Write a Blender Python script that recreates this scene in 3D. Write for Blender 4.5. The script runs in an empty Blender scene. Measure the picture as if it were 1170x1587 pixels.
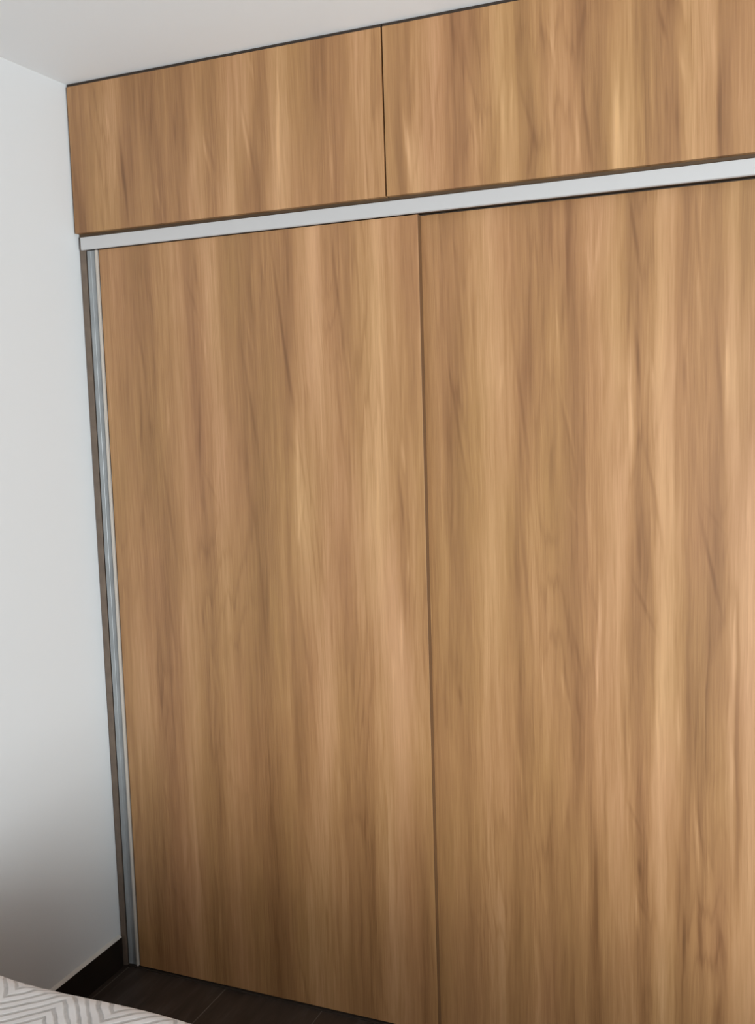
import bpy, bmesh, math, random
from mathutils import Vector, Matrix, noise

# ------------------------------------------------------------------ camera, world, light, exposure
C = bpy.context.scene.collection
sc = bpy.context.scene

CAM_POS = (1.7822, -2.2027, 1.5771)
YAW, PITCH, ROLL = 0.40107, -0.10338, -0.0306
FOCAL_PX = 1537.4
cam_data = bpy.data.cameras.new('camera')
cam = bpy.data.objects.new('camera', cam_data)
C.objects.link(cam)
fwd = Vector((-math.sin(YAW) * math.cos(PITCH), math.cos(YAW) * math.cos(PITCH), math.sin(PITCH)))
rt = Vector((math.cos(YAW), math.sin(YAW), 0))
up = rt.cross(fwd)
r2 = rt * math.cos(ROLL) + up * math.sin(ROLL)
u2 = up * math.cos(ROLL) - rt * math.sin(ROLL)
m = Matrix((r2, u2, -fwd)).transposed().to_4x4()
m.translation = Vector(CAM_POS)
cam.matrix_world = m
cam_data.sensor_fit = 'VERTICAL'
cam_data.sensor_height = 24.0
cam_data.lens = FOCAL_PX * 24.0 / 1587.0
cam_data.clip_start = 0.02
sc.camera = cam

sc.view_settings.view_transform = 'Standard'
sc.view_settings.look = 'None'
sc.view_settings.gamma = 1.0
sc.view_settings.use_curve_mapping = False
sc.view_settings.exposure = 0.0

world = bpy.data.worlds.new('daylight_sky')
sc.world = world
world.use_nodes = True
wn = world.node_tree.nodes
wn['Background'].inputs[0].default_value = (0.85, 0.92, 1.0, 1)
wn['Background'].inputs[1].default_value = 0.6

# room size (metres): x to the right along the wardrobe, y towards the wardrobe, z up
RX, RY, RYF, H = 2.52, -3.20, 0.62, 2.45
WIN = (-2.60, -0.75, 0.33, 2.10)        # window in the right wall: y0, y1, z0, z1

def area(name, loc, rot, sx, sy, power, col):
    l = bpy.data.lights.new(name, 'AREA')
    l.shape = 'RECTANGLE'; l.size = sx; l.size_y = sy
    l.energy = power; l.color = col
    o = bpy.data.objects.new(name, l); C.objects.link(o)
    o.location = loc; o.rotation_euler = rot
    return o
# unseen lamp added for the daylight outside the window: low and wide, so it reaches the floor corner only past the sill
area('window_daylight', (RX + 1.30, -3.45, 0.95), (math.radians(90), 0, math.radians(52)),
     4.0, 1.15, 530.0, (0.905, 0.975, 1.0))

# ------------------------------------------------------------------ helpers
def tag(o, label=None, cat=None, group=None, kind=None):
    if label: o['label'] = label
    if cat: o['category'] = cat
    if group: o['group'] = group
    if kind: o['kind'] = kind
    return o

def thing(name, label, cat, loc=(0, 0, 0), group=None):
    o = bpy.data.objects.new(name, None); C.objects.link(o)
    o.empty_display_size = 0.1
    o.location = loc
    return tag(o, label, cat, group)

def wloc(o):
    v = Vector((0, 0, 0))
    while o is not None:
        v += o.location; o = o.parent
    return v

def box(bm, x0, x1, y0, y1, z0, z1, bev=0.0):
    b = bmesh.new()
    bmesh.ops.create_cube(b, size=1.0)
    for v in b.verts:
        v.co = Vector((x0 + (v.co.x + .5) * (x1 - x0), y0 + (v.co.y + .5) * (y1 - y0), z0 + (v.co.z + .5) * (z1 - z0)))
    if bev > 0:
        bmesh.ops.bevel(b, geom=list(b.edges), offset=bev, segments=2, profile=0.5, affect='EDGES')
    me = bpy.data.meshes.new('tmp'); b.to_mesh(me); b.free()
    bm.from_mesh(me); bpy.data.meshes.remove(me)

def prism(bm, prof, axis, a0, a1):
    """closed profile (list of 2D points) extruded along an axis: 'x' -> (y,z), 'z' -> (x,y)"""
    def P(p, a):
        return Vector((a, p[0], p[1])) if axis == 'x' else Vector((p[0], p[1], a))
    A = [bm.verts.new(P(p, a0)) for p in prof]
    B = [bm.verts.new(P(p, a1)) for p in prof]
    n = len(prof)
    fs = [bm.faces.new(A), bm.faces.new(B[::-1])]
    for i in range(n):
        fs.append(bm.faces.new((A[i], B[i], B[(i + 1) % n], A[(i + 1) % n])))
    bmesh.ops.recalc_face_normals(bm, faces=fs)

def obj(name, bm, mat, parent=None, smooth=False):
    """link bm (given in world coordinates) as one mesh object"""
    me = bpy.data.meshes.new(name)
    off = wloc(parent) if parent else Vector((0, 0, 0))
    for v in bm.verts: v.co -= off
    bmesh.ops.recalc_face_normals(bm, faces=list(bm.faces))
    bm.to_mesh(me); bm.free()
    for p in me.polygons: p.use_smooth = smooth
    me.materials.append(mat)
    o = bpy.data.objects.new(name, me); C.objects.link(o)
    if parent: o.parent = parent
    return o

def boxes(name, lst, mat, parent=None, bev=0.0):
    bm = bmesh.new()
    for b in lst: box(bm, *b, bev=bev)
    return obj(name, bm, mat, parent)

# ------------------------------------------------------------------ materials
def new_mat(name):
    m = bpy.data.materials.new(name); m.use_nodes = True
    nt = m.node_tree
    return m, nt, nt.nodes['Principled BSDF']

def N(nt, typ, **kw):
    n = nt.nodes.new(typ)
    for k, v in kw.items():
        if k.startswith('i_'):
            key = k[2:]
            n.inputs[int(key) if key.isdigit() else key].default_value = v
        else:
            setattr(n, k, v)
    return n

def L(nt, a, b): nt.links.new(a, b)

def math_n(nt, op, a, b=None, c=None, clamp=False):
    n = N(nt, 'ShaderNodeMath', operation=op); n.use_clamp = clamp
    for i, v in enumerate((a, b, c)):
        if v is None: continue
        if isinstance(v, (int, float)): n.inputs[i].default_value = v
        else: L(nt, v, n.inputs[i])
    return n.outputs[0]

def ramp(nt, fac, stops, interp='LINEAR'):
    r = N(nt, 'ShaderNodeValToRGB'); r.color_ramp.interpolation = interp
    el = r.color_ramp.elements
    while len(el) > 1: el.remove(el[-1])
    for i, (p, c) in enumerate(stops):
        if isinstance(c, (int, float)): c = (c, c, c)
        e = el[0] if i == 0 else el.new(p)
        e.position = p; e.color = (*c, 1)
    L(nt, fac, r.inputs[0])
    return r.outputs[0]

def scaled(nt, vec, s, loc=(0, 0, 0)):
    mp = N(nt, 'ShaderNodeMapping'); mp.inputs['Scale'].default_value = s; mp.inputs['Location'].default_value = loc
    L(nt, vec, mp.inputs[0]); return mp.outputs[0]

def noise_n(nt, vec, scale=1.0, detail=2.0, rough=0.5, dist=0.0):
    n = N(nt, 'ShaderNodeTexNoise'); n.inputs['Scale'].default_value = scale
    n.inputs['Detail'].default_value = detail; n.inputs['Roughness'].default_value = rough
    n.inputs['Distortion'].default_value = dist
    L(nt, vec, n.inputs['Vector']); return n.outputs[0]

def simple_mat(name, col, rough=0.5, metal=0.0, spec=0.5, mottled=0.0, mscale=8.0, bump=0.0, bscale=200.0):
    m, nt, p = new_mat(name)
    p.inputs['Base Color'].default_value = (*col, 1)
    p.inputs['Roughness'].default_value = rough
    p.inputs['Metallic'].default_value = metal
    p.inputs['Specular IOR Level'].default_value = spec
    g = N(nt, 'ShaderNodeNewGeometry').outputs['Position']
    if mottled:
        f = noise_n(nt, g, mscale, 3.0)
        lo = tuple(c * (1 - mottled) for c in col); hi = tuple(min(1, c * (1 + mottled)) for c in col)
        L(nt, ramp(nt, f, [(0.3, lo), (0.7, hi)]), p.inputs['Base Color'])
    if bump:
        b = N(nt, 'ShaderNodeBump'); b.inputs['Strength'].default_value = bump; b.inputs['Distance'].default_value = 0.001
        L(nt, noise_n(nt, g, bscale, 3.0), b.inputs['Height']); L(nt, b.outputs[0], p.inputs['Normal'])
    return m

# grain seen on each door: rows of (height, [(x, tone)]) and single streaks (x, z, half length, slant, tone)
BANDS = {'left': [(1.72, [(0.04, 0.5), (0.079, 0.55), (0.145, 0.4), (0.196, 0.3), (0.274, 0.55), (0.31, 0.6), (0.341, 0.3), (0.403, 0.68),
   (0.45, 0.45), (0.497, 0.28), (0.576, 0.4), (0.621, 0.25), (0.658, 0.6), (0.694, 0.82), (0.737, 0.45), (0.784, 0.4), (0.826, 0.55), (0.86, 0.8),
   (0.898, 0.6), (0.946, 0.4), (0.979, 0.5)]),
  (1.29, [(0.006, 0.45), (0.104, 0.5), (0.162, 0.42), (0.246, 0.3), (0.293, 0.62), (0.338, 0.5), (0.369, 0.3), (0.409, 0.62), (0.462, 0.5),
   (0.51, 0.22), (0.573, 0.42), (0.607, 0.42), (0.64, 0.78), (0.705, 0.55), (0.761, 0.5), (0.8, 0.65), (0.843, 0.85), (0.878, 0.7), (0.916, 0.35),
   (0.942, 0.6), (0.968, 0.5)]),
  (0.86, [(-0.029, 0.4), (0.083, 0.5), (0.133, 0.62), (0.211, 0.28), (0.297, 0.6), (0.362, 0.35), (0.408, 0.55), (0.453, 0.45), (0.507, 0.25),
   (0.576, 0.5), (0.619, 0.3), (0.695, 0.75), (0.761, 0.35), (0.81, 0.5), (0.842, 0.65), (0.897, 0.85), (0.951, 0.55), (0.981, 0.5)]),
  (0.3, [(-0.073, 0.45), (0.084, 0.5), (0.17, 0.28), (0.273, 0.6), (0.349, 0.35), (0.406, 0.55), (0.479, 0.35), (0.516, 0.2), (0.587, 0.45),
   (0.639, 0.65), (0.691, 0.5), (0.775, 0.28), (0.857, 0.65), (0.905, 0.5), (0.937, 0.3), (0.976, 0.5)])],
 'right': [(1.9, [(0.965, 0.45), (1.0, 0.5), (1.043, 0.35), (1.085, 0.5), (1.136, 0.75), (1.174, 0.5), (1.2, 0.4), (1.26, 0.3), (1.299, 0.38),
   (1.315, 0.2), (1.343, 0.45), (1.372, 0.65), (1.412, 0.62), (1.449, 0.3), (1.473, 0.35), (1.521, 0.72), (1.56, 0.32), (1.583, 0.45), (1.626, 0.4),
   (1.66, 0.7), (1.683, 0.4), (1.705, 0.55)]),
  (1.58, [(0.955, 0.42), (0.999, 0.4), (1.042, 0.25), (1.084, 0.5), (1.133, 0.7), (1.181, 0.6), (1.208, 0.3), (1.249, 0.38), (1.288, 0.5),
   (1.321, 0.28), (1.366, 0.4), (1.404, 0.72), (1.445, 0.8), (1.463, 0.35), (1.485, 0.5), (1.515, 0.9), (1.56, 0.4), (1.593, 0.45), (1.631, 0.35),
   (1.654, 0.8), (1.679, 0.55), (1.708, 0.6)]),
  (1.18, [(0.95, 0.5), (0.995, 0.48), (1.046, 0.3), (1.09, 0.48), (1.132, 0.75), (1.185, 0.3), (1.229, 0.62), (1.29, 0.3), (1.33, 0.4),
   (1.382, 0.65), (1.421, 0.7), (1.465, 0.25), (1.484, 0.35), (1.521, 0.85), (1.564, 0.45), (1.606, 0.4), (1.635, 0.3), (1.659, 0.7), (1.694, 0.9)]),
  (0.8, [(0.955, 0.42), (1.0, 0.4), (1.045, 0.35), (1.118, 0.62), (1.168, 0.5), (1.196, 0.25), (1.238, 0.5), (1.286, 0.5), (1.323, 0.22),
   (1.379, 0.55), (1.419, 0.6), (1.438, 0.4), (1.464, 0.35), (1.514, 0.82), (1.552, 0.6), (1.57, 0.3), (1.607, 0.32), (1.643, 0.5), (1.661, 0.72),
   (1.67, 0.35), (1.696, 0.8)]),
  (0.4, [(1.019, 0.45), (1.06, 0.4), (1.1, 0.5), (1.13, 0.6), (1.175, 0.3), (1.223, 0.5), (1.261, 0.35), (1.304, 0.3), (1.331, 0.5), (1.359, 0.2),
   (1.4, 0.6), (1.44, 0.6), (1.471, 0.25), (1.515, 0.75), (1.537, 0.55), (1.56, 0.25), (1.579, 0.5), (1.596, 0.25), (1.617, 0.5), (1.638, 0.2),
   (1.663, 0.6), (1.703, 0.7)])],
 'upl': [(2.34, [(-0.023, 0.4), (0.031, 0.35), (0.095, 0.5), (0.142, 0.65), (0.199, 0.3), (0.269, 0.22), (0.319, 0.45), (0.344, 0.25), (0.397, 0.5),
   (0.435, 0.3), (0.492, 0.6), (0.547, 0.62), (0.584, 0.4), (0.629, 0.72), (0.674, 0.5), (0.739, 0.28), (0.795, 0.4), (0.841, 0.65), (0.887, 0.5)]),
  (2.15, [(-0.017, 0.35), (0.027, 0.2), (0.091, 0.55), (0.133, 0.6), (0.175, 0.25), (0.237, 0.45), (0.267, 0.25), (0.332, 0.35), (0.386, 0.75),
   (0.434, 0.4), (0.482, 0.75), (0.519, 0.4), (0.566, 0.3), (0.616, 0.75), (0.666, 0.6), (0.719, 0.45), (0.771, 0.3), (0.805, 0.5), (0.848, 0.65),
   (0.881, 0.5)])],
 'upr': [(2.35, [(0.892, 0.5), (0.932, 0.4), (0.963, 0.35), (0.986, 0.6), (1.024, 0.65), (1.069, 0.25), (1.121, 0.35), (1.172, 0.7), (1.222, 0.35),
   (1.257, 0.5), (1.305, 0.6), (1.36, 0.25), (1.4, 0.4), (1.44, 0.55), (1.485, 0.4), (1.524, 0.2), (1.568, 0.7), (1.618, 0.65), (1.636, 0.3),
   (1.66, 0.4), (1.696, 0.55)]),
  (2.16, [(0.886, 0.45), (0.91, 0.5), (0.937, 0.35), (0.965, 0.75), (1.019, 0.68), (1.072, 0.28), (1.117, 0.5), (1.154, 0.45), (1.19, 0.7),
   (1.24, 0.25), (1.282, 0.55), (1.331, 0.5), (1.362, 0.35), (1.399, 0.28), (1.432, 0.8), (1.485, 0.45), (1.53, 0.3), (1.575, 0.72), (1.618, 0.65),
   (1.637, 0.25), (1.661, 0.35), (1.692, 0.6)])]}

STREAKS = {'left': [(0.351, 1.867, 0.043, -0.304, -0.6), (0.364, 1.928, 0.037, -0.119, -0.6), (0.506, 1.784, 0.076, -0.032, -0.6),
   (0.606, 1.77, 0.177, -0.105, -1.0), (0.762, 1.838, 0.15, -0.091, -0.6), (0.759, 1.508, 0.104, -0.095, -0.6), (0.506, 1.608, 0.108, -0.127, -0.6),
   (0.379, 1.39, 0.041, -0.389, -0.6), (0.172, 1.518, 0.097, 0.018, -0.6), (0.243, 1.35, 0.126, -0.104, -0.6), (0.353, 1.549, 0.106, 0.057, -0.6),
   (0.911, 1.352, 0.053, -0.077, -0.6), (0.185, 1.749, 0.058, -0.135, -0.6), (0.51, 1.78, 0.03, -0.164, 0.6), (0.634, 1.501, 0.207, 0.014, 0.6),
   (0.868, 1.648, 0.138, -0.008, 0.6), (0.919, 1.464, 0.024, -0.047, 1.0), (0.257, 1.563, 0.034, -0.004, 0.6), (0.781, 1.681, 0.042, -0.101, 0.6),
   (0.375, 1.773, 0.045, -0.138, 0.6), (0.637, 1.324, 0.059, 0.112, 0.6), (0.52, 1.079, 0.112, -0.049, -0.6), (0.233, 1.024, 0.061, -0.095, -0.6),
   (0.637, 0.982, 0.084, -0.108, -0.6), (0.359, 0.79, 0.102, 0.055, -0.6), (0.185, 0.522, 0.03, -0.188, -0.6), (0.36, 0.512, 0.071, 0.022, -0.6),
   (0.621, 0.411, 0.068, -0.15, -0.6), (0.914, 1.132, 0.051, -0.008, -0.6), (0.665, 0.26, 0.024, -0.049, -0.6), (0.334, 1.034, 0.032, -0.015, -0.6),
   (0.901, 1.036, 0.059, 0.03, 1.0), (0.875, 0.942, 0.026, 0.031, 0.6), (0.366, 0.876, 0.024, -0.04, 0.6), (0.2, 0.842, 0.021, -0.054, 0.6),
   (0.273, 1.071, 0.073, 0.06, 0.6), (0.923, 1.193, 0.033, 0.088, 0.6)],
 'right': [(1.065, 1.745, 0.147, -0.061, -0.6), (1.313, 1.901, 0.094, 0.028, -0.6), (1.299, 1.777, 0.044, 0.048, -0.6),
   (1.205, 1.581, 0.133, -0.112, -0.6), (1.303, 1.539, 0.093, -0.184, -0.6), (1.455, 1.935, 0.059, -0.151, -1.0),
   (1.472, 1.897, 0.022, -2.786, -1.0), (1.476, 1.787, 0.023, -2.727, -0.6), (1.462, 1.673, 0.05, -0.089, -1.0), (1.485, 1.532, 0.078, 0.002, -0.6),
   (1.494, 1.412, 0.042, -0.218, -0.6), (1.458, 1.45, 0.019, -2.536, -0.6), (1.548, 1.887, 0.108, 3.141, -0.6), (1.587, 1.889, 0.102, -0.074, -0.6),
   (1.634, 1.555, 0.134, -0.048, -0.6), (1.616, 1.476, 0.056, -2.937, -0.6), (1.054, 1.498, 0.131, -0.141, -0.6),
   (1.331, 1.635, 0.045, -2.917, -0.6), (1.562, 1.632, 0.037, -0.042, -0.6), (1.024, 1.681, 0.081, -0.042, 0.6), (1.287, 1.739, 0.096, -0.022, 0.6),
   (1.303, 1.556, 0.07, -0.201, 0.6), (1.448, 1.567, 0.107, -0.025, 1.0), (1.589, 1.824, 0.084, -0.072, 0.6), (1.646, 1.628, 0.06, 0.018, 1.0),
   (1.357, 1.879, 0.05, -0.086, 0.6), (1.375, 1.896, 0.062, 0.11, 0.6), (1.561, 1.72, 0.045, 0.031, 0.6), (1.494, 1.635, 0.025, -0.119, 0.6),
   (1.157, 1.632, 0.023, 0.093, 0.6), (1.179, 1.328, 0.025, -2.778, -0.6), (1.209, 1.173, 0.119, -0.071, -0.6), (1.322, 1.013, 0.068, -0.187, -0.6),
   (1.477, 1.122, 0.049, -0.395, -1.0), (1.497, 0.951, 0.126, -0.011, -0.6), (1.465, 1.261, 0.048, 0.003, -0.6),
   (1.504, 1.342, 0.058, -0.132, -0.6), (1.616, 1.218, 0.083, -0.201, -1.0), (1.641, 1.162, 0.027, -2.815, -1.0), (1.62, 1.325, 0.029, -0.54, -0.6),
   (1.572, 0.917, 0.216, -0.009, -0.6), (1.67, 0.907, 0.193, -0.006, -0.6), (1.201, 0.78, 0.029, -2.947, -1.0), (1.433, 0.805, 0.095, -0.012, -0.6),
   (1.47, 0.816, 0.037, -2.79, -0.6), (1.042, 0.886, 0.014, -0.105, -0.6), (1.371, 1.019, 0.111, 0.037, 1.0), (1.664, 1.03, 0.07, 0.015, 1.0),
   (1.243, 0.945, 0.048, -0.057, 0.6), (1.505, 0.826, 0.067, 0.001, 0.6), (1.436, 0.954, 0.054, 0.005, 0.6), (1.315, 1.337, 0.018, -0.372, 0.6),
   (1.294, 0.915, 0.034, -0.186, 0.6), (1.187, 0.701, 0.035, -0.084, 0.6), (1.452, 0.635, 0.029, -0.39, -1.0), (1.464, 0.51, 0.014, -0.075, -1.0),
   (1.467, 0.426, 0.024, -0.376, -0.6), (1.584, 0.584, 0.05, -0.023, -0.6), (1.594, 0.388, 0.055, -0.041, -1.0),
   (1.561, 0.358, 0.051, -0.022, -1.0), (1.64, 0.35, 0.064, -0.103, -0.6), (1.363, 0.479, 0.115, -0.002, -0.6), (1.672, 0.556, 0.135, -0.006, -0.6),
   (1.441, 0.788, 0.076, -0.01, 0.6), (1.589, 0.594, 0.059, -0.038, 1.0), (1.457, 0.412, 0.04, -0.08, 1.0), (1.55, 0.843, 0.058, -0.019, 0.6),
   (1.664, 0.757, 0.044, -0.029, 0.6), (1.63, 0.251, 0.023, -0.004, 0.6)],
 'upl': [(0.265, 2.325, 0.053, 0.016, -0.6), (0.337, 2.283, 0.028, -0.027, -0.6), (0.174, 2.192, 0.093, -0.072, -1.0),
   (0.438, 2.21, 0.034, -0.232, -0.6), (0.547, 2.228, 0.065, -0.166, -0.6), (0.133, 2.33, 0.026, -0.135, 0.6), (0.146, 2.216, 0.037, 0.07, 0.6),
   (0.486, 2.226, 0.15, 0.053, 0.6), (0.539, 2.244, 0.048, -0.143, 1.0), (0.626, 2.24, 0.162, 0.046, 1.0), (0.424, 2.219, 0.025, -0.14, 1.0),
   (0.277, 2.126, 0.03, -0.192, 0.6), (0.561, 2.409, 0.02, -0.18, 0.6), (0.764, 2.151, 0.042, -0.064, 0.6)],
 'upr': [(1.233, 2.205, 0.057, -0.236, -0.6), (1.365, 2.167, 0.061, -0.104, -1.0), (1.485, 2.221, 0.142, -0.02, -0.6),
   (1.549, 2.167, 0.096, -0.001, -1.0), (1.521, 2.34, 0.017, -0.192, -1.0), (1.631, 2.146, 0.072, -0.005, -1.0),
   (1.071, 2.399, 0.048, -0.016, -0.6), (1.271, 2.346, 0.074, -0.081, -0.6), (0.973, 2.363, 0.052, 0.028, 0.6), (0.957, 2.158, 0.058, -0.074, 1.0),
   (1.117, 2.141, 0.031, -0.039, 0.6), (1.18, 2.222, 0.051, 0.018, 0.6), (1.198, 2.223, 0.041, 0.017, 0.6), (1.29, 2.333, 0.031, -0.157, 0.6),
   (1.348, 2.116, 0.047, -0.064, 1.0), (1.429, 2.174, 0.088, 0.043, 1.0), (1.289, 2.13, 0.04, 0.012, 0.6), (1.621, 2.27, 0.044, -0.004, 0.6),
   (1.559, 2.255, 0.02, -0.162, 0.6)]}


WOOD_DARK = (0.235, 0.103, 0.036)
WOOD_MID = (0.395, 0.198, 0.078)
WOOD_LIGHT = (0.585, 0.325, 0.158)

def wood_mat(name, key=None, seed=0.0):
    """vertical oak-look laminate: broad bands, cathedral lines and fine pores laid out in metres on the door"""
    m, nt, p = new_mat(name)
    pos = N(nt, 'ShaderNodeNewGeometry').outputs['Position']
    sep = N(nt, 'ShaderNodeSeparateXYZ'); L(nt, pos, sep.inputs[0])
    z = sep.outputs['Z']
    # sideways wander of the grain
    w1 = noise_n(nt, scaled(nt, pos, (5, 0.01, 1.6), (seed, seed, 0)), 1.0, 2.0)
    w2 = noise_n(nt, scaled(nt, pos, (30, 0.01, 9), (seed, 3, 1)), 1.0, 2.0)
    dx = math_n(nt, 'ADD', math_n(nt, 'MULTIPLY', math_n(nt, 'SUBTRACT', w1, .5), .016),
                math_n(nt, 'MULTIPLY', math_n(nt, 'SUBTRACT', w2, .5), .006))
    x = math_n(nt, 'ADD', sep.outputs['X'], dx)
    cmb = N(nt, 'ShaderNodeCombineXYZ'); L(nt, x, cmb.inputs[0]); L(nt, z, cmb.inputs[2])
    P = cmb.outputs[0]
    if key:
        rows = BANDS[key]
        xs = [s[0] for _, r in rows for s in r]
        xa, xb = min(xs) - .02, max(xs) + .02
        fac = math_n(nt, 'DIVIDE', math_n(nt, 'SUBTRACT', x, xa), xb - xa)
        zw = math_n(nt, 'ADD', z, math_n(nt, 'MULTIPLY', math_n(nt, 'SUBTRACT',
                    noise_n(nt, scaled(nt, pos, (14, .01, .8), (seed, 7, 2)), 1.0, 1.0), .5), .5))
        t = None
        for i, (zr, r) in enumerate(rows):
            v = ramp(nt, fac, [((a - xa) / (xb - xa), b) for a, b in r], 'EASE')
            if t is None: t = v
            else:
                z0 = rows[i - 1][0]
                mr = N(nt, 'ShaderNodeMapRange', interpolation_type='SMOOTHSTEP')
                L(nt, zw, mr.inputs['Value'])
                mr.inputs['From Min'].default_value = z0; mr.inputs['From Max'].default_value = zr
                mx = N(nt, 'ShaderNodeMix', data_type='FLOAT')
                L(nt, mr.outputs[0], mx.inputs[0]); L(nt, t, mx.inputs[2]); L(nt, v, mx.inputs[3])
                t = mx.outputs[0]
    else:
        t = noise_n(nt, scaled(nt, P, (14, 1, .7), (seed, 0, 0)), 1.0, 2.0)
    t = math_n(nt, 'MULTIPLY', math_n(nt, 'SUBTRACT', t, .5), 0.68)
    # broad soft variation, medium streaks, fine pores
    n0 = noise_n(nt, scaled(nt, P, (16, 1, 1.1), (seed + 4, 0, 5)), 1.0, 2.0)
    n1 = noise_n(nt, scaled(nt, P, (60, 1, 2.2), (seed + 1, 0, 0)), 1.0, 3.0, .6)
    n2 = noise_n(nt, scaled(nt, P, (330, 1, 7), (seed + 2, 0, 0)), 1.0, 2.0, .6)
    for n, a in ((n0, .22), (n1, .46), (n2, .34)):
        t = math_n(nt, 'MULTIPLY_ADD', math_n(nt, 'SUBTRACT', n, .5), a, t)
    # flame lines where the medium figure is strong
    f = noise_n(nt, scaled(nt, P, (7, 1, .9), (seed + 9, 0, 3)), 1.0, 1.0)
    wv = math_n(nt, 'SINE', math_n(nt, 'MULTIPLY', math_n(nt, 'ADD', f, math_n(nt, 'MULTIPLY', n1, .12)), 85.0))
    wv = math_n(nt, 'POWER', math_n(nt, 'MULTIPLY_ADD', wv, .5, .5), 5.0)
    msk = ramp(nt, noise_n(nt, scaled(nt, pos, (9, 1, 1.5), (seed, 5, 8)), 1.0, 2.0), [(.46, 0.0), (.62, 1.0)])
    t = math_n(nt, 'SUBTRACT', t, math_n(nt, 'MULTIPLY', math_n(nt, 'MULTIPLY', wv, msk), .10))
    if key:
        # break the drawn lines up with pore noise
        brk = math_n(nt, 'MULTIPLY_ADD', n2, 1.6, .1)
        acc = None
        for (sx, sz, hl, ang, tone) in STREAKS[key]:
            tone *= 1.0 / (1.0 + (abs(ang) / .36) ** 2)      # strongly slanted figure is fainter
            mp = N(nt, 'ShaderNodeMapping', vector_type='TEXTURE')
            L(nt, P, mp.inputs[0])
            mp.inputs['Location'].default_value = (sx, 0, sz)
            mp.inputs['Rotation'].default_value = (0, ang, 0)
            w = .0065
            mp.inputs['Scale'].default_value = (w, 100.0, hl * 1.6 + .012)
            g = N(nt, 'ShaderNodeTexGradient', gradient_type='SPHERICAL'); L(nt, mp.outputs[0], g.inputs[0])
            acc = math_n(nt, 'MULTIPLY', g.outputs[1], tone) if acc is None else math_n(nt, 'MULTIPLY_ADD', g.outputs[1], tone, acc)
        t = math_n(nt, 'MULTIPLY_ADD', math_n(nt, 'MULTIPLY', acc, brk), .27, t)
    t = math_n(nt, 'ADD', t, .5, clamp=True)
    col = ramp(nt, t, [(0.0, tuple(c * .62 for c in WOOD_DARK)), (.22, WOOD_DARK), (.5, WOOD_MID), (.8, WOOD_LIGHT),
                       (1.0, tuple(min(1, c * 1.14) for c in WOOD_LIGHT))])
    # slow drift between a yellower and a pinker brown, as printed laminate has
    hue = noise_n(nt, scaled(nt, pos, (6, 1, 1.2), (seed + 20, 0, 0)), 1.0, 2.0)
    mixc = N(nt, 'ShaderNodeMix', data_type='RGBA', blend_type='MULTIPLY'); mixc.inputs[0].default_value = 1.0
    L(nt, col, mixc.inputs[6])
    L(nt, ramp(nt, hue, [(.3, (.98, 1.015, .92)), (.7, (1.015, .985, 1.05))]), mixc.inputs[7])
    L(nt, mixc.outputs[2], p.inputs['Base Color'])
    p.inputs['Roughness'].default_value = 0.50
    p.inputs['Specular IOR Level'].default_value = 0.7
    b = N(nt, 'ShaderNodeBump'); b.inputs['Strength'].default_value = 0.12; b.inputs['Distance'].default_value = 0.0006
    L(nt, n2, b.inputs['Height']); L(nt, b.outputs[0], p.inputs['Normal'])
    return m

M = {}
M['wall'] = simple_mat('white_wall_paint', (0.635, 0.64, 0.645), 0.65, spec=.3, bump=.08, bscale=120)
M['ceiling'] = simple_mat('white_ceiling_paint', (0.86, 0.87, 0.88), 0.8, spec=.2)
M['wood_left'] = wood_mat('oak_laminate_left_door', 'left', 1.3)
M['wood_right'] = wood_mat('oak_laminate_right_door', 'right', 4.1)
M['wood_up_l'] = wood_mat('oak_laminate_loft_left', 'upl', 7.7)
M['wood_up_r'] = wood_mat('oak_laminate_loft_right', 'upr', 11.2)
M['wood'] = wood_mat('oak_laminate', None, 17.0)
M['filler'] = simple_mat('dark_brown_filler', (0.16, 0.115, 0.085), .55, mottled=.15, mscale=30)
M['edge'] = simple_mat('brown_edge_band_seam_shade', (0.13, 0.062, 0.024), .5)
M['carcass'] = simple_mat('brown_carcass_board', (0.10, 0.06, 0.032), .6, mottled=.1)
M['dark'] = simple_mat('dark_track_gap_shade', (0.035, 0.022, 0.014), .7)  # near-black of the tracks, also paints the shade in the loft gap
M['alu'] = simple_mat('satin_aluminium', (0.63, 0.615, 0.61), .50, metal=.4)
M['alu_grey'] = simple_mat('grey_aluminium_channel', (0.31, 0.32, 0.325), .5, metal=.25, mottled=.12, mscale=14)
M['alu_lip'] = simple_mat('bright_aluminium_lip', (0.56, 0.50, 0.44), .4, metal=.15)
M['baseboard'] = simple_mat('dark_brown_skirting_tile', (0.010, 0.006, 0.004), .55, spec=.25, mottled=.3, mscale=12)
M['caulk'] = simple_mat('pale_caulk', (0.62, 0.58, 0.54), .7)
M['frame'] = simple_mat('white_window_frame', (0.75, 0.75, 0.75), .4)
M['bed_base'] = simple_mat('dark_bed_base', (0.09, 0.07, 0.06), .7)
M['mattress'] = simple_mat('white_mattress_ticking', (0.72, 0.71, 0.70), .85, bump=.2)

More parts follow.
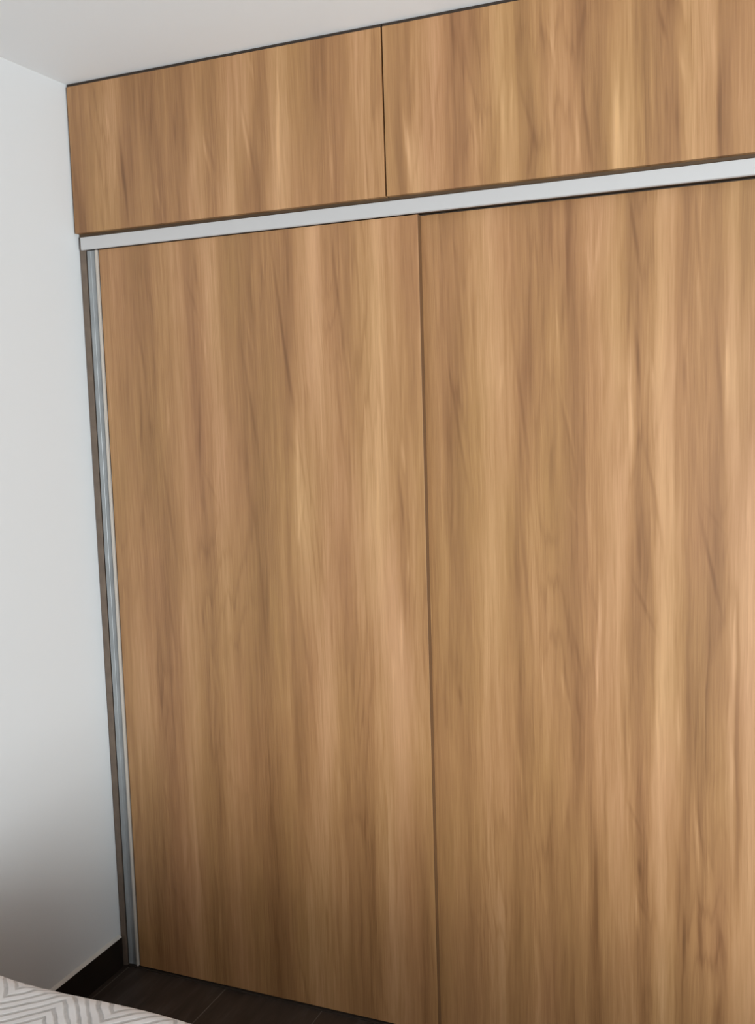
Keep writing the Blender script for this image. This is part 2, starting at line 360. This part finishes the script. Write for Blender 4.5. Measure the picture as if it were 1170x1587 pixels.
def floor_mat():
    m, nt, p = new_mat('dark_wood_look_floor_tile')
    pos = N(nt, 'ShaderNodeNewGeometry').outputs['Position']
    sep = N(nt, 'ShaderNodeSeparateXYZ'); L(nt, pos, sep.inputs[0])
    # grout lines running away from the wardrobe, every 0.295 m, plus the cut edge by the left wall
    ph = math_n(nt, 'FRACT', math_n(nt, 'DIVIDE', math_n(nt, 'SUBTRACT', sep.outputs['X'], .35 - .295 * 6), .295))
    d = math_n(nt, 'MINIMUM', ph, math_n(nt, 'SUBTRACT', 1.0, ph))
    g = math_n(nt, 'MULTIPLY', math_n(nt, 'LESS_THAN', d, .0045), math_n(nt, 'GREATER_THAN', sep.outputs['X'], .15))
    g2 = math_n(nt, 'LESS_THAN', math_n(nt, 'ABSOLUTE', math_n(nt, 'SUBTRACT', sep.outputs['X'], .027)), .0015)
    row = math_n(nt, 'FLOOR', math_n(nt, 'DIVIDE', math_n(nt, 'SUBTRACT', sep.outputs['X'], .35 - .295 * 6), .295))
    yy = math_n(nt, 'FRACT', math_n(nt, 'ADD', math_n(nt, 'DIVIDE', sep.outputs['Y'], .9), math_n(nt, 'MULTIPLY', row, .37)))
    g3 = math_n(nt, 'LESS_THAN', yy, .003)
    g = math_n(nt, 'MAXIMUM', math_n(nt, 'MAXIMUM', g, g2), g3)
    grain = noise_n(nt, scaled(nt, pos, (26, 4, 1)), 1.0, 4.0, .6, 0.6)
    fine = noise_n(nt, scaled(nt, pos, (160, 9, 1)), 1.0, 2.0)
    t = math_n(nt, 'ADD', math_n(nt, 'MULTIPLY', grain, .8), math_n(nt, 'MULTIPLY', fine, .2))
    col = ramp(nt, t, [(.3, (.020, .012, .008)), (.55, (.040, .027, .020)), (.75, (.075, .058, .048))])
    mx = N(nt, 'ShaderNodeMix', data_type='RGBA'); L(nt, math_n(nt, 'MULTIPLY', g, .7), mx.inputs[0]); L(nt, col, mx.inputs[6])
    mx.inputs[7].default_value = (.17, .145, .125, 1)
    L(nt, mx.outputs[2], p.inputs['Base Color'])
    p.inputs['Roughness'].default_value = .42
    return m
M['floor'] = floor_mat()

def spread_mat():
    """white cotton with grey chevron lines; zigzag 0.23 m long, lines 28 mm apart"""
    m, nt, p = new_mat('white_bedspread_grey_chevron')
    uv = N(nt, 'ShaderNodeUVMap'); uv.uv_map = 'cloth'
    sep = N(nt, 'ShaderNodeSeparateXYZ'); L(nt, uv.outputs[0], sep.inputs[0])
    x, y = sep.outputs[0], sep.outputs[1]
    wob = math_n(nt, 'MULTIPLY', math_n(nt, 'SUBTRACT', noise_n(nt, uv.outputs[0], 22.0, 2.0), .5), .008)
    tri = math_n(nt, 'PINGPONG', math_n(nt, 'ADD', math_n(nt, 'SUBTRACT', x, .668 - .20 * 8), wob), .10)
    c = math_n(nt, 'ADD', math_n(nt, 'ADD', y, tri), wob)
    fr = math_n(nt, 'FRACT', math_n(nt, 'DIVIDE', math_n(nt, 'ADD', c, 4.9 + 1.002 - .01225), .0245))
    d = math_n(nt, 'ABSOLUTE', math_n(nt, 'SUBTRACT', fr, .5))
    mr = N(nt, 'ShaderNodeMapRange', interpolation_type='SMOOTHSTEP'); L(nt, d, mr.inputs['Value'])
    mr.inputs['From Min'].default_value = .08; mr.inputs['From Max'].default_value = .26
    mr.inputs['To Min'].default_value = 1.0; mr.inputs['To Max'].default_value = 0.0
    mott = noise_n(nt, uv.outputs[0], 60.0, 3.0)
    fac = math_n(nt, 'MULTIPLY', mr.outputs[0], math_n(nt, 'MULTIPLY_ADD', mott, .9, .35), clamp=True)
    mx = N(nt, 'ShaderNodeMix', data_type='RGBA'); L(nt, fac, mx.inputs[0])
    mx.inputs[6].default_value = (.82, .785, .77, 1); mx.inputs[7].default_value = (.46, .43, .41, 1)
    L(nt, mx.outputs[2], p.inputs['Base Color'])
    p.inputs['Roughness'].default_value = .9
    p.inputs['Specular IOR Level'].default_value = .2
    p.inputs['Sheen Weight'].default_value = .2
    b = N(nt, 'ShaderNodeBump'); b.inputs['Strength'].default_value = .5; b.inputs['Distance'].default_value = .003
    L(nt, math_n(nt, 'SUBTRACT', math_n(nt, 'MULTIPLY', noise_n(nt, uv.outputs[0], 45.0, 3.0), .6), mr.outputs[0]), b.inputs['Height'])
    L(nt, b.outputs[0], p.inputs['Normal'])
    return m
M['spread'] = spread_mat()

def glass_mat():
    m, nt, p = new_mat('clear_window_glass')
    p.inputs['Base Color'].default_value = (1, 1, 1, 1)
    p.inputs['Roughness'].default_value = 0.0
    p.inputs['Alpha'].default_value = .08
    return m
M['glass'] = glass_mat()

# ------------------------------------------------------------------ the room
def struct(o): return tag(o, kind='structure')
struct(boxes('floor', [(-.12, RX + .12, RY - .14, RYF + .12, -.12, 0)], M['floor']))
struct(boxes('ceiling', [(-.12, RX + .12, RY - .14, RYF + .12, H, H + .12)], M['ceiling']))
struct(boxes('wall_left', [(-.12, 0, RY - .14, RYF + .12, 0, H)], M['wall']))
struct(boxes('wall_back', [(0, RX, RY - .14, RY, 0, H)], M['wall']))
struct(boxes('wall_front', [(0, RX, RYF, RYF + .12, 0, H)], M['wall']))
struct(boxes('wall_right', [(RX, RX + .12, RY, WIN[0], 0, H), (RX, RX + .12, WIN[1], RYF, 0, H),
                            (RX, RX + .12, WIN[0], WIN[1], 0, WIN[2]), (RX, RX + .12, WIN[0], WIN[1], WIN[3], H)], M['wall']))
# skirting: tiles with thin open joints and a caulk bead on top
bm = bmesh.new()
ys = [-.004, -.382, -.98, -1.58, -2.18, -2.78, RY + .003]
for a, b in zip(ys[:-1], ys[1:]): box(bm, 0, .012, b + .0012, a - .0012, 0, .0885, bev=.0008)
bb = struct(obj('baseboard_left', bm, M['baseboard']))
bm = bmesh.new(); prism(bm, [(0.0, .0885), (.0105, .0885), (.006, .0915), (0.0, .094)], 'x', 0, 1)
for v in bm.verts:                      # lay the bead along y
    a, yy, zz = v.co; v.co = Vector((yy, -.004 + a * (RY + .007), zz))
struct(obj('trim_1', bm, M['caulk']))
bm = bmesh.new(); box(bm, RX - .012, RX, RY + .003, -.004, 0, .09, bev=.0008); struct(obj('baseboard_right', bm, M['baseboard']))
bm = bmesh.new(); box(bm, .014, RX - .014, RY, RY + .012, 0, .09, bev=.0008); struct(obj('baseboard_back', bm, M['baseboard']))
# window
y0, y1, z0, z1 = WIN
xw, ym = RX + .05, (WIN[0] + WIN[1]) / 2
wf = struct(boxes('window_1', [(xw, xw + .05, y0, y0 + .05, z0, z1), (xw, xw + .05, y1 - .05, y1, z0, z1),
          (xw, xw + .05, y0 + .05, y1 - .05, z0, z0 + .05), (xw, xw + .05, y0 + .05, y1 - .05, z1 - .05, z1),
          (xw, xw + .05, ym - .03, ym + .03, z0 + .05, z1 - .05)], M['frame'], bev=.004))
boxes('pane', [(xw + .02, xw + .026, y0 + .05, ym - .03, z0 + .05, z1 - .05),
               (xw + .02, xw + .026, ym + .03, y1 - .05, z0 + .05, z1 - .05)], M['glass'], wf)

# ------------------------------------------------------------------ wardrobe (lower part with sliding doors)
ZB, ZT = 2.0235, 2.0560                # underside and top of the aluminium rail
W0, W1 = 0.002, RX - .004
wd = thing('wardrobe', 'built-in oak-look wardrobe with tall sliding doors under a bright silver rail',
           'wardrobe', (1.4, .3, 0))
boxes('carcass', [(W0 + .022, W0 + .04, .055, .60, 0, ZB), (W1 - .02, W1, .055, .60, 0, ZB), (W0 + .04, W1 - .02, .582, .60, 0, ZB),
                  (.94, .958, .075, .582, .02, ZB - .02), (1.86, 1.878, .075, .582, .02, ZB - .02),
                  (W0 + .022, W1, .002, .60, ZB + .002, ZT), (W0 + .04, W1 - .02, .062, .582, .0, .02)], M['carcass'], wd)
tag(boxes('filler_strip', [(W0, .0205, .003, .045, 0, 2.0550)], M['filler'], wd, bev=.0008), 'narrow dark brown strip against the white wall')
# aluminium rail: fascia with a small return lip
bm = bmesh.new()
prism(bm, [(-.006, ZT), (.0015, ZT), (.0015, ZB + .0025), (.0, ZB - .0005), (-.004, ZB - .0005), (-.006, ZB + .0015)], 'x', .013, W1)
tag(obj('top_rail', bm, M['alu'], wd), 'bright silver aluminium rail')
bm = bmesh.new()
for yy in (.0205, .0460): box(bm, .022, W1, yy, yy + .0015, ZB - .0030, ZB - .001)
tag(obj('guide_track', bm, M['dark'], wd), 'dark guide track above the doors')
bm = bmesh.new()
box(bm, .022, W1, .000, .050, 0, .004)
for yy in (.010, .034): box(bm, .022, W1, yy, yy + .003, .004, .008)
tag(obj('bottom_track', bm, M['dark'], wd), 'dark floor track')

def sliding_door(x0, x1, yf, mat, profile, right_edge, label):
    a = x0 + .0405 if profile else x0
    bm = bmesh.new(); box(bm, a, x1 - (.0012 if right_edge else 0), yf, yf + .018, .0095, ZB - .0025, bev=.0006)
    d = obj('sliding_door', bm, mat, wd)
    d['label'] = label
    if right_edge:
        bm = bmesh.new(); box(bm, x1 - .0012, x1, yf + .0003, yf + .018, .0095, ZB - .004)
        tag(obj('edge_band', bm, M['edge'], d), 'dark brown band on the door edge')
    if profile:                          # grey channel seen beside the wall, ending in a bright lip against the panel
        z0, z1 = .0085, ZB - .0025
        bm = bmesh.new()
        prism(bm, [(x0, yf + .016), (x0, yf + .002), (x0 + .002, yf), (x0 + .012, yf + .0015), (x0 + .0135, yf + .003), (x0 + .015, yf + .0015),
                   (x0 + .0285, yf + .002), (x0 + .0285, yf + .016)], 'z', z0, z1)
        pr = obj('edge_profile', bm, M['alu_grey'], d)
        pr['label'] = 'grey aluminium upright channel'
        bm = bmesh.new(); box(bm, x0 + .0295, x0 + .0362, yf - .0035, yf + .016, z0, z1, bev=.001)
        tag(obj('profile_lip', bm, M['alu_lip'], d), 'thin bright lip beside the wood')
        bm = bmesh.new(); box(bm, x0 + .0374, a - .0002, yf + .003, yf + .014, z0, z1)  # dark strip painting the shade of the seam beside the panel
        tag(obj('seam_shade_strip', bm, M['edge'], d), 'dark line between lip and panel')
    return d
sliding_door(.0245, .9715, .002, M['wood_left'], True, True, 'front left door with a grey metal channel on its left edge')
sliding_door(.9450, 1.8850, .0225, M['wood_right'], False, True, 'right door running behind the left one')
sliding_door(1.8600, W1 - .002, .002, M['wood'], False, False, 'third door, nearest the right wall')

# ------------------------------------------------------------------ loft cupboards above the rail
YU = -.0161
def loft(x0, x1, mat, label):
    t = thing('loft_cupboard', label, 'cupboard', ((x0 + x1) / 2, .3, ZT + .001), 'oak-look loft cupboards under the ceiling')
    boxes('carcass', [(x0, x0 + .016, .004, .60, ZT + .001, H - .001), (x1 - .016, x1, .004, .60, ZT + .001, H - .001),
                      (x0 + .016, x1 - .016, .004, .60, ZT + .001, ZT + .017), (x0 + .016, x1 - .016, .004, .60, H - .017, H - .001),
                      (x0 + .016, x1 - .016, .584, .60, ZT + .017, H - .017)], M['carcass'], t)
    bm = bmesh.new(); box(bm, x0 + .0018, x1 - .0018, YU, YU + .018, ZT + .0095, H - .0085, bev=.0007)
    obj('flap_door', bm, mat, t)
    boxes('shadow_gap_strip', [(x0 + .0005, x1 - .0005, YU + .005, .0035, H - .0082, H - .0005)], M['dark'], t)  # dark strip added to paint the gap's shade under the ceiling
    return t
loft(.0035, .8995, M['wood_up_l'], 'oak-look cupboard door under the ceiling, touching the white wall at the left')
loft(.9005, 1.8055, M['wood_up_r'], 'oak-look cupboard door under the ceiling, right of the thin upright seam')
loft(1.8065, W1, M['wood'], 'oak-look cupboard door farthest right, beside the right wall')

# ------------------------------------------------------------------ bed
BX0, BX1, BY0, BY1, BH = .06, 1.98, -2.16, -.950, .602
bed = thing('bed', 'bed standing along the left wall under a white chevron bedspread', 'bed', ((BX0 + BX1) / 2, (BY0 + BY1) / 2, 0))
boxes('bed_base', [(BX0 + .01, BX1 - .01, BY0 + .01, BY1 - .01, .12, .34)], M['bed_base'], bed, bev=.01)
boxes('mattress', [(BX0, BX1, BY0, BY1, .342, BH - .004)], M['mattress'], bed, bev=.045)
for sx in (BX0 + .06, BX1 - .12):
    for sy in (BY0 + .06, BY1 - .12):
        boxes('leg', [(sx, sx + .06, sy, sy + .06, 0, .119)], M['bed_base'], bed, bev=.004)

# bedspread: lies on the mattress, rounds its edges and hangs down on three sides
def cloth():
    bm = bmesh.new(); uvl = bm.loops.layers.uv.new('cloth')
    R = .035
    def edge(s):
        """distance along the cloth beyond the point where the rounding starts -> (outward, drop)"""
        q = R * math.pi / 2
        if s <= 0: return s, 0.0
        if s < q:
            a = s / R
            return R * math.sin(a), R * (1 - math.cos(a))
        return R, R + (s - q)
    drop = .34
    x_in0, x_in1 = BX0 + .012, BX1 + .012 - R
    y_in1, y_in0 = BY1 + .014 - R, BY0 - .014 + R
    us = [x_in0 + (x_in1 - x_in0) * i / 150 for i in range(151)] + [x_in1 + (drop + .05) * i / 30 for i in range(1, 31)]
    vs = [y_in0 - (drop + .05) * i / 26 for i in range(26, 0, -1)] + [y_in0 + (y_in1 - y_in0) * i / 140 for i in range(141)] + \
         [y_in1 + (drop + .05) * i / 34 for i in range(1, 35)]
    grid = []
    for v in vs:
        row = []
        for u in us:
            ox, dxz = edge(u - x_in1) if u > x_in1 else (u - x_in1, 0)
            if v > y_in1: oy, dyz = edge(v - y_in1); Y = y_in1 + oy; ny = 1
            elif v < y_in0: oy, dyz = edge(y_in0 - v); Y = y_in0 - oy; ny = -1
            else: Y = v; dyz = 0; ny = 0
            X = x_in1 + ox
            z = BH + .004 - max(dxz, dyz)
            if dxz > 0 and dyz > 0: z = BH + .004 - max(dxz, dyz) - .15 * min(dxz, dyz)
            n = noise.noise(Vector((u * 7, v * 7, .3))) * .004 + noise.noise(Vector((u * 26, v * 26, 1.7))) * .0022
            hang = min(1, max(dxz, dyz) / .12)
            fold = math.sin(u * 23 + 2 * noise.noise(Vector((u * 3, 0, 0)))) * .010 * hang
            foldx = math.sin(v * 21 + 2) * .010 * hang
            if ny: Y += ny * (max(0, fold + .010 * hang) + abs(n))
            if dxz > 0: X += max(0, foldx + .010 * hang)
            if not ny and not dxz > 0: z += n + .003
            elif ny: Y += n * .5
            # slight waviness of the rim as the quilt sags over the mattress edge
            if ny > 0: Y += .004 * math.sin(u * 17 + .6)
            row.append((bm.verts.new((X, Y, max(z, .06))), (u, v)))
        grid.append(row)
    for j in range(len(vs) - 1):
        for i in range(len(us) - 1):
            q = (grid[j][i], grid[j][i + 1], grid[j + 1][i + 1], grid[j + 1][i])
            f = bm.faces.new([a[0] for a in q])
            for lp, a in zip(f.loops, q): lp[uvl].uv = a[1]
    return bm
bm = cloth()
sp = obj('bedspread', bm, M['spread'], None, smooth=True)
so = sp.modifiers.new('thickness', 'SOLIDIFY'); so.thickness = .005; so.offset = 1.0
tag(sp, 'white bedspread with grey chevron lines spread over the bed', 'bedspread')
